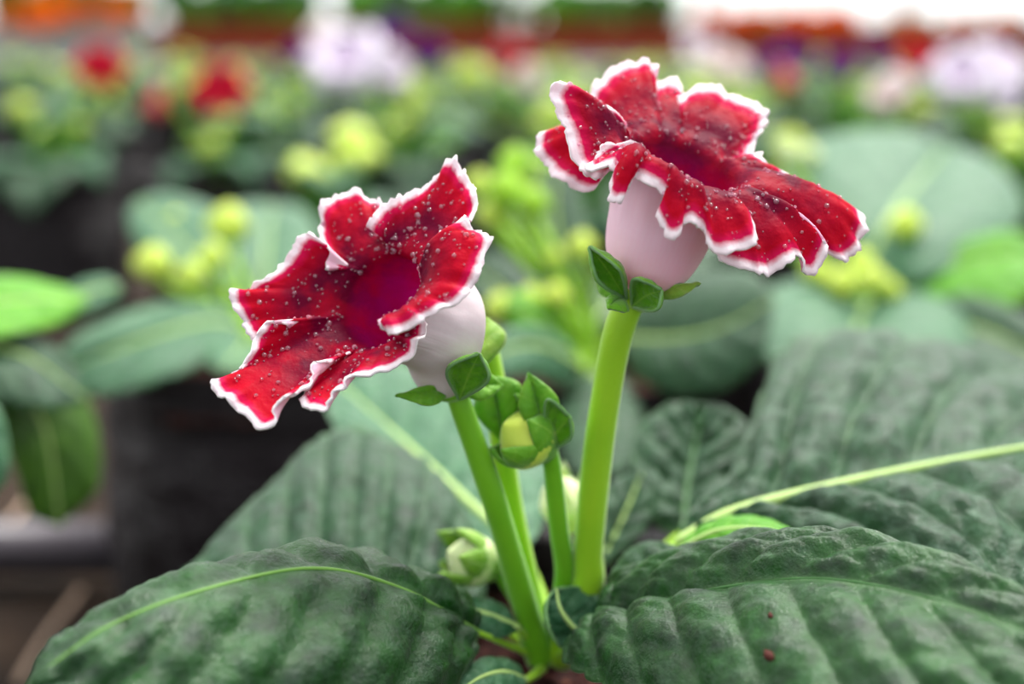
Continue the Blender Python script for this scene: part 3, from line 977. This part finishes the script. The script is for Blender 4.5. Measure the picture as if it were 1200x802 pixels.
# second row, the one with the black bag showing at the left
p1 = bare(-0.138, 0.755, 'gloxinia in wrinkled black bag directly behind the left bloom, one broad leaf out front', 1)
s1 = [tuple(q) for q in ()]
place_leaf('leaf', p1, [(285, 385, .765), (240, 380, .745), (160, 402, .715), (66, 438, .690)],
           [(262, 358, .765), (190, 356, .745), (105, 386, .710), (74, 412, .695)], [(272, 408, .735), (205, 440, .705), (120, 464, .690), (76, 455, .688)],
           M['leaf_grey'], 8, .0012, .08, seed=21, nt=60, nu=27, rib=.0018, petiole=[(300, 420, .77), (295, 395, .77)])
place_leaf('leaf', p1, [(270, 350, .79), (225, 300, .81), (190, 262, .83), (160, 235, .85)],
           [(225, 330, .79), (165, 290, .81), (150, 255, .83)], [(290, 310, .82), (260, 250, .85), (200, 228, .86)],
           M['leaf_grey'], 6, .001, .1, seed=22, nt=50, nu=23, rib=.0014, petiole=[(300, 420, .77), (285, 380, .78)])
place_leaf('leaf', p1, [(300, 370, .80), (310, 310, .84), (315, 265, .89), (320, 238, .94)],
           [(270, 330, .83), (255, 270, .87), (280, 240, .92)], [(350, 330, .83), (372, 280, .87), (355, 245, .92)],
           M['leaf_grey'], 6, .001, .1, seed=23, nt=50, nu=23, rib=.0014, petiole=[(300, 420, .77), (300, 390, .79)])
place_leaf('leaf', p1, [(320, 400, .77), (370, 390, .76), (430, 400, .74), (480, 430, .72)],
           [(350, 370, .79), (410, 365, .77), (465, 395, .74)], [(345, 420, .75), (400, 440, .72), (460, 450, .71)],
           M['leaf_grey'], 6, .001, .1, seed=24, nt=50, nu=23, rib=.0014, petiole=[(300, 420, .77), (310, 408, .77)])
place_leaf('leaf', p1, [(290, 400, .76), (285, 408, .74), (275, 420, .71), (262, 436, .69)],
           [(268, 396, .75), (245, 408, .72), (245, 428, .70)], [(312, 405, .75), (318, 420, .72), (290, 436, .69)],
           M['leaf_grey'], 6, .001, .1, seed=25, nt=40, nu=21, rib=.0012, petiole=[(300, 420, .77), (296, 408, .77)])
for p, r in (((178, 308, .77), 23), ((222, 322, .76), 18), ((266, 262, .80), 25), ((205, 262, .84), 16), ((248, 300, .78), 17)):
    px_bud(p1, p, r)

# plant behind the right stem
p2 = bare(0.048, 0.735, 'gloxinia hidden between the two blooms, pale bud cluster and dark ribbed leaf', 2)
place_leaf('leaf', p2, [(725, 398, .715), (790, 398, .690), (850, 384, .668), (908, 352, .660)],
           [(745, 352, .73), (810, 322, .72), (880, 318, .69)], [(752, 448, .685), (830, 462, .655), (890, 420, .645)],
           M['leaf'], 7, .0016, .12, seed=31, nt=60, nu=27, petiole=[(690, 440, .73), (705, 410, .72)])
place_leaf('leaf', p2, [(668, 360, .745), (655, 300, .76), (648, 240, .775), (650, 190, .79)],
           [(640, 330, .74), (622, 270, .76), (630, 215, .78)], [(690, 320, .75), (688, 260, .77), (672, 210, .785)],
           M['leaf'], 6, .001, .1, seed=32, nt=50, nu=23, petiole=[(690, 440, .73), (680, 400, .74)])
place_leaf('leaf', p2, [(680, 430, .70), (640, 408, .675), (600, 408, .655), (560, 428, .64)],
           [(665, 455, .69), (620, 440, .655), (580, 445, .64)], [(660, 400, .70), (620, 382, .67), (575, 398, .65)],
           M['leaf_grey'], 6, .001, .1, seed=33, nt=50, nu=23, petiole=[(690, 440, .73), (688, 436, .72)])
place_leaf('leaf', p2, [(700, 440, .70), (712, 470, .67), (712, 510, .64), (700, 560, .615)],
           [(670, 450, .69), (655, 500, .655), (670, 550, .62)], [(735, 450, .69), (755, 500, .655), (735, 550, .62)],
           M['leaf'], 6, .001, .1, seed=34, nt=50, nu=23, petiole=[(690, 440, .73), (695, 438, .72)])
place_leaf('leaf', p2, [(690, 390, .76), (740, 330, .80), (800, 290, .84), (850, 270, .88)],
           [(690, 350, .79), (730, 290, .83), (800, 260, .87)], [(740, 370, .77), (810, 330, .81), (850, 300, .85)],
           M['leaf'], 6, .001, .1, seed=35, nt=50, nu=23, petiole=[(690, 440, .73), (688, 410, .75)])
place_leaf('leaf', p2, [(660, 400, .75), (620, 370, .76), (580, 335, .78), (545, 310, .80)],
           [(630, 410, .73), (575, 375, .75), (550, 335, .78)], [(650, 360, .77), (610, 315, .79), (570, 295, .80)],
           M['leaf'], 6, .001, .1, seed=36, nt=50, nu=23, petiole=[(690, 440, .73), (675, 415, .74)])
place_leaf('leaf', p2, [(660, 410, .72), (640, 385, .705), (615, 365, .695), (590, 355, .69)],
           [(640, 410, .70), (610, 392, .69), (592, 372, .69)], [(660, 380, .72), (640, 352, .71), (605, 342, .70)],
           M['leaf_bright'], 6, .001, .1, seed=37, nt=40, nu=21, petiole=[(690, 440, .73), (675, 420, .725)])
for p, r in (((590, 222, .74), 24), ((622, 236, .73), 20), ((600, 190, .76), 20), ((575, 250, .75), 18), ((680, 288, .72), 18), ((648, 300, .74), 12), ((560, 215, .78), 16),
             ((620, 350, .71), 17), ((585, 360, .70), 20), ((650, 345, .71), 16)):
    px_bud(p2, p, r, M['stem'] if r > 18 and p[1] < 260 else M['bud'])

# plant behind the right bloom
p3 = bare(0.232, 0.80, 'gloxinia behind right bloom with wide pale leaves and low yellow-green buds', 0)
place_leaf('leaf', p3, [(1015, 325, .80), (1040, 262, .82), (1075, 215, .87), (1110, 172, .95)],
           [(960, 290, .82), (915, 215, .87), (955, 165, .93), (1040, 152, .97)], [(1080, 330, .78), (1165, 290, .80), (1200, 240, .86), (1165, 190, .93)],
           M['leaf_grey'], 7, .0012, .10, seed=41, nt=60, nu=27, petiole=[(1040, 400, .80), (1025, 355, .80)])
place_leaf('leaf', p3, [(1020, 352, .79), (1010, 372, .75), (1000, 400, .71), (990, 450, .665)],
           [(945, 328, .79), (888, 350, .755), (880, 400, .71), (920, 440, .68)], [(1085, 345, .77), (1135, 380, .74), (1120, 440, .69)],
           M['leaf_grey'], 7, .0012, .10, seed=42, nt=60, nu=27, petiole=[(1040, 400, .80), (1032, 370, .80)])
place_leaf('leaf', p3, [(1050, 345, .80), (1100, 318, .79), (1160, 300, .78), (1230, 300, .77)],
           [(1080, 370, .77), (1150, 372, .75), (1210, 345, .75)], [(1080, 310, .80), (1130, 285, .80), (1190, 272, .79)],
           M['leaf_bright'], 7, .001, .10, seed=43, nt=50, nu=23, petiole=[(1040, 400, .80), (1042, 370, .80)])
place_leaf('leaf', p3, [(1060, 370, .78), (1120, 380, .75), (1180, 400, .72), (1250, 440, .69)],
           [(1070, 400, .75), (1130, 425, .71), (1200, 450, .69)], [(1090, 345, .78), (1160, 350, .75), (1230, 390, .71)],
           M['leaf'], 7, .001, .10, seed=44, nt=50, nu=23, petiole=[(1040, 400, .80), (1048, 385, .79)])
place_leaf('leaf', p3, [(1030, 345, .82), (1000, 310, .84), (960, 280, .87), (920, 262, .90)],
           [(1000, 345, .80), (950, 320, .83), (920, 290, .87)], [(1030, 300, .86), (990, 265, .89), (945, 250, .91)],
           M['leaf_bright'], 6, .001, .1, seed=45, nt=40, nu=21, petiole=[(1040, 400, .80), (1036, 370, .81)])
for p, r in (((985, 332, .76), 20), ((1020, 328, .75), 19), ((955, 318, .77), 17), ((1058, 262, .80), 20), ((1005, 305, .78), 16), ((1040, 340, .76), 15), ((920, 178, .86), 15), ((945, 182, .87), 14)):
    px_bud(p3, p, r, M['bud_pale'] if p[1] < 200 else M['bud'])

# plant cut by the left edge
p4 = bare(-0.335, 0.60, 'gloxinia cut by the left picture edge, fresh green leaves only', 2)
place_leaf('leaf', p4, [(-130, 400, .60), (-60, 368, .60), (20, 355, .61), (105, 352, .63)],
           [(-90, 410, .58), (0, 396, .58), (70, 380, .61)], [(-80, 350, .62), (0, 325, .63), (70, 335, .64)],
           M['leaf_bright'], 7, .001, .12, seed=51, nt=50, nu=23, petiole=[(-280, 450, .62), (-200, 420, .61)])
place_leaf('leaf', p4, [(40, 372, .66), (80, 352, .665), (110, 342, .67), (143, 336, .675)],
           [(60, 385, .655), (100, 368, .66), (135, 352, .67)], [(60, 350, .67), (95, 330, .675), (125, 325, .68)],
           M['leaf_grey'], 5, .0008, .12, seed=52, nt=40, nu=21, petiole=[(-280, 450, .62), (-120, 400, .64)])
place_leaf('leaf', p4, [(-60, 430, .60), (0, 440, .605), (50, 500, .61), (70, 618, .615)],
           [(-20, 470, .59), (15, 540, .595), (35, 600, .605)], [(20, 420, .63), (95, 455, .635), (118, 560, .63)],
           M['leaf_olive'], 8, .0012, .08, seed=53, nt=50, nu=23, petiole=[(-280, 450, .62), (-150, 425, .61)])
place_leaf('leaf', p4, [(-110, 425, .59), (-40, 408, .585), (30, 420, .59), (100, 470, .60)],
           [(-80, 460, .57), (-10, 470, .57), (60, 480, .58)], [(-70, 395, .60), (10, 385, .61), (80, 420, .615)],
           M['leaf'], 8, .0012, .08, seed=54, nt=50, nu=23, petiole=[(-280, 450, .62), (-170, 430, .60)])
place_leaf('leaf', p4, [(-150, 450, .55), (-90, 470, .53), (-50, 520, .52), (-40, 600, .52)],
           [(-130, 490, .53), (-100, 540, .52), (-70, 590, .52)], [(-80, 440, .54), (-5, 475, .53), (8, 560, .525)],
           M['leaf_grey'], 8, .0012, .08, seed=55, nt=50, nu=23, petiole=[(-280, 450, .62), (-200, 450, .57)])

# rows behind, plants with blooms first
def on_row(px, y, seed, label, group=None, **kw):
    q = on_level(px, y, 0.16)
    return plant(float(q[0]), y, seed, label, group, **kw)


def blooms(root, lst):
    for px, py, d, rpx, key, ax, *ex in lst:
        bloom_at(root, soil_pt(root), at(px, py, d), rpx * d / F, key, ax, seed=px * 0.37, **(ex[0] if ex else {}))


UPF = (0.0, -0.55, 0.8)
g = on_row(60, 1.66, 11, 'gloxinia with one open crimson bloom above black bag at upper left', nleaf=9)
blooms(g, [(118, 76, 1.66, 33, 'red', (.25, -.75, .5))])
g = on_row(262, 1.66, 12, 'gloxinia with open crimson bloom and a drooping one beside it, upper left', nleaf=8)
blooms(g, [(258, 102, 1.62, 38, 'red', (.1, -.75, .55)), (180, 128, 1.58, 22, 'red', (-.2, -.4, -.7), {'flare': 0.35, 'tl': 1.3})])
g = on_row(464, 1.65, 13, 'gloxinia crowned by a large white bloom behind the left bloom', nleaf=9)
blooms(g, [(405, 66, 1.58, 56, 'white', (-.1, -.6, .7)), (455, 78, 1.62, 34, 'white', (.5, -.6, .5))])
g = on_row(332, 2.08, 14, 'gloxinia with one purple bloom poking out left of the large white bloom', nleaf=8)
blooms(g, [(345, 66, 1.98, 24, 'purple', (-.5, -.5, .5)), (375, 38, 2.05, 18, 'blush', (0, -.6, .7))])
g = on_row(495, 2.08, 15, 'gloxinia with two violet blooms right of the large white one', nleaf=8)
blooms(g, [(500, 62, 2.0, 24, 'purple', (.1, -.8, .4)), (455, 32, 2.02, 26, 'purple', (-.1, -.6, .7))])
g = on_row(650, 2.06, 16, 'gloxinia with small round red bloom over a blush one, centre rows', nleaf=9)
blooms(g, [(597, 66, 1.85, 24, 'red', (0, -.9, .3)), (618, 90, 1.75, 20, 'blush', (.1, -.8, .4))])
px_bud(g, (556, 88, 1.75), 17)
px_bud(g, (470, 98, 1.72), 14)
g = on_row(830, 2.08, 17, 'gloxinia with pinkish white blooms below the orange row', nleaf=8)
blooms(g, [(845, 72, 2.1, 30, 'blush', (.1, -.6, .7)), (820, 58, 2.15, 22, 'white', (-.3, -.6, .6)), (868, 78, 2.1, 20, 'blush', (.3, -.6, .6))])
g = on_row(838, 1.66, 18, 'gloxinia with closed red bloom hanging beside purple petals', nleaf=8)
blooms(g, [(922, 102, 1.55, 24, 'red', (.1, -.5, -.6), {'flare': 0.4, 'tl': 1.4}), (903, 74, 1.62, 22, 'purple', (-.2, -.6, .6)), (930, 66, 1.68, 26, 'purple', (.1, -.6, .6))])
g = on_row(990, 2.08, 19, 'gloxinia with dark violet blooms in the right-hand rows', nleaf=8)
blooms(g, [(985, 76, 2.05, 26, 'purple', (.1, -.6, .7)), (1030, 66, 2.15, 20, 'purple', (.3, -.6, .6))])
g = on_row(1020, 1.70, 20, 'gloxinia with one upright creamy white bloom in front of the lilac white cluster', nleaf=8)
blooms(g, [(1040, 106, 1.5, 30, 'blush', (-.4, -.5, .6)), (1055, 92, 1.55, 18, 'white', (.2, -.5, .7))])
px_bud(g, (1072, 128, 1.5), 14)
g = on_row(1196, 1.52, 21, 'gloxinia with big lilac white bloom cluster at the upper right edge', nleaf=9)
blooms(g, [(1128, 84, 1.42, 46, 'white', (-.2, -.6, .6)), (1168, 76, 1.46, 44, 'white', (.15, -.6, .7)), (1180, 112, 1.40, 26, 'white', (.4, -.7, .2))])
g = on_row(1150, 2.08, 22, 'gloxinia with crimson bloom peeping over the lilac white cluster', nleaf=8)
blooms(g, [(1080, 68, 1.9, 28, 'red', (-.1, -.7, .6))])

# leafy ones between and beyond them
for px, y, sd, lab in ((385, 1.16, 31, 'budding gloxinia between the left bloom and the black bags'),
                       (662, 1.19, 33, 'leafy gloxinia half covered by the right bloom'),
                       (935, 1.20, 34, 'leafy gloxinia right behind the right bloom rim'),
                       (1215, 1.19, 36, 'leafy gloxinia cut by the right edge at mid height'),
                       (-142, 1.66, 37, 'leafy gloxinia cut by the left edge above the black bag')):
    on_row(px, y, sd, lab, nleaf=9, nbud=6)
sd = 100
for y, n in ((1.66, None), (2.48, 0), (2.84, 0), (3.2, 0), (3.55, 0), (3.9, 0), (4.3, 0), (4.7, 0)):
    if n is None:
        for px in (666,): 
            sd += 1; on_row(px, y, sd, 'leafy flowerless gloxinia in the middle rows left of the right bloom', None, nleaf=9, nbud=4)
        continue
    half = 0.40 * y
    k = int(2 * half / 0.27)
    for i in range(k + 1):
        sd += 1
        x = -half + 2 * half * i / k + R.uniform(-.04, .04)
        plant(x, y + R.uniform(-.06, .06), sd, 'small blurred green gloxinia without open blooms in the far rows', 'flowerless gloxinias in the far rows', nleaf=7, nbud=4)


# far bench with brown planters, tall foliage and orange blooms
def planter(x0, x1, y, z, label, keys, seed, tall=0.16, nl=26):
    rr = random.Random(seed)
    root = empty('planter_box', ((x0 + x1) / 2, y, z))
    tag(root, label, 'planter', 'planters on the far bench')
    w = (x1 - x0) / 2
    t = 0.012
    bx = boxes('box', [(-w, w, -0.12, 0.12, 0, t), (-w, w, -0.12, -0.12 + t, t, 0.12), (-w, w, 0.12 - t, 0.12, t, 0.12), (-w, -w + t, -0.12 + t, 0.12 - t, t, 0.12), (w - t, w, -0.12 + t, 0.12 - t, t, 0.12),
                       (-w - .01, w + .01, -0.135, -0.12, 0.10, 0.125)], M['metal'] if 'pale' in label else M['terra'])
    bx.parent = root
    so = boxes('soil', [(-w + t, w - t, -0.12 + t, 0.12 - t, t, 0.105)], M['soil']); so.parent = root
    for k in range(nl):
        o = link('leaf', GL[rr.choice((3, 2, 5, 3))], root, (rr.uniform(-w, w) * 0.89, rr.uniform(-.09, .09), 0.105))
        o.rotation_euler = (rr.uniform(-.3, .3), rr.uniform(-1.3, -.5), rr.random() * 6.3)
        s = tall / 0.105 * rr.uniform(0.8, 1.2)
        o.scale = (s, s, s)
    for k, key in enumerate(keys):
        x = -w * 0.9 + 1.8 * w * (k + 0.5) / len(keys) + rr.uniform(-.03, .03)
        p = np.array([root.location.x + x, y - (rr.uniform(0.08, .16) if 'pale' in label else rr.uniform(0.02, .12)), z + (0.10 if 'pale' in label else tall) * rr.uniform(0.9, 1.25) + 0.06])
        bloom_at(root, np.array([root.location.x + x * 0.9, y, z + 0.10]), p, rr.uniform(0.05, 0.075), key, (rr.uniform(-.3, .3), -.7, .6), seed=k * 1.3)
    return root


YB = 5.3
bench = empty('plant_bench', (0, YB, 0))
tag(bench, 'long low grey metal bench carrying the brown planters at the back', 'bench')
bt = boxes('bench_top', [(-2.6, 2.6, -0.25, 0.25, 0.185, 0.21)], M['metal']); bt.parent = bench
for x in (-2.5, -0.9, 0.9, 2.5):
    for yy in (-0.2, 0.2):
        lg = boxes('leg', [(x - .02, x + .02, yy - .02, yy + .02, 0, 0.185)], M['metal']); lg.parent = bench
kinds = [('pale planter: orange blooms at the far left of the back bench', ['orange'] * 8), ('pale planter: orange blooms just right of the far left one', ['orange'] * 8),
         ('bare green foliage in the brown planter behind the large white bloom', []), ('yellow-green foliage in the brown planter behind the left bloom', []),
         ('foliage in the brown planter just left of the right bloom', []), ('orange blooms in the planter over the right bloom', ['orange'] * 6),
         ('orange blooms in low planter under the white end wall', ['orange'] * 3), ('purple blooms and tall foliage at far right', ['purple'] * 5)]
for i, (lab, keys) in enumerate(kinds):
    x0 = -2.56 + i * 0.64
    planter(x0 + .02, x0 + .62, YB, 0.21, lab if 'pale' in lab else 'brown planter: ' + lab, keys, 400 + i, tall=(.17, .17, .17, .17, .16, .07, .06, .16)[i], nl=(80, 80, 84, 84, 84, 16, 14, 50)[i])

# things on the ground at lower left
pv, pf = tube_geo(np.array([(-1.6, .805, .0165), (-1.0, .802, .0165), (-.5, .80, .0165), (-.232, .80, .0165)]), [.0165] * 4, 20)
tag(link('irrigation_pipe', mesh('irrigation_pipe', pv, pf, M['pipe'])), 'grey plastic pipe lying on the brown earth at lower left', 'pipe')
for k, (a_, b_, c_, lab) in enumerate((((20, 800), (50, 750), (95, 690), 'long dry straw slanting on the earth below the grey pipe'),
                                       ((5, 620), (30, 590), (52, 560), 'short dry straw on the earth above the grey pipe'))):
    pts = []
    for (px, py) in (a_, b_, c_):
        ry = math.tan(PITCH + math.atan((py - 401) / F))
        y = (CAMZ - 0.004) / ry
        pts.append(on_level(px, y, 0.003))
    tag(link('dry_straw', tube('dry_straw', pts, .0022, .0014, M['straw'], 8, 14)), lab, 'straw')

# brown flecks lying on the near leaves
for (px, py, d, r, lab) in ((902, 769, .333, .0016, 'small brown flake lying on the large dewy leaf at lower right'),
                            (903, 722, .345, .0008, 'tiny brown speck higher up on the dewy leaf at lower right')):
    c = None
    dg = bpy.context.evaluated_depsgraph_get()
    dg.update()
    o3 = Vector(CAM); dv3 = (Vector(at(px, py, 1.0)) - o3).normalized()
    ok, loc, nn, _i, ob, _m2 = SC.ray_cast(dg, o3, dv3)
    if not ok: continue
    a_, e1, e2 = frame_from(nn if nn.dot(dv3) < 0 else -nn)
    V, Fc = [], []
    for sgn in (0.55, -0.1):
        for j in range(12):
            p = 2 * math.pi * j / 12
            k = r * (1 + 0.35 * nz((math.cos(p), math.sin(p), r * 900), 1.4, 2))
            V.append(np.array(loc) + k * (1.3 * math.cos(p) * e1 + 0.8 * math.sin(p) * e2) * (0.7 if sgn > 0 else 1) + a_ * r * (sgn + 0.2 * math.sin(3 * p)))
    Fc.append(tuple(range(12))); Fc.append(tuple(range(23, 11, -1)))
    for j in range(12): Fc.append((j, 12 + j, 12 + (j + 1) % 12, (j + 1) % 12))
    tag(link('brown_flake', mesh('brown_flake', V, Fc, M['flake'])), lab, 'debris')
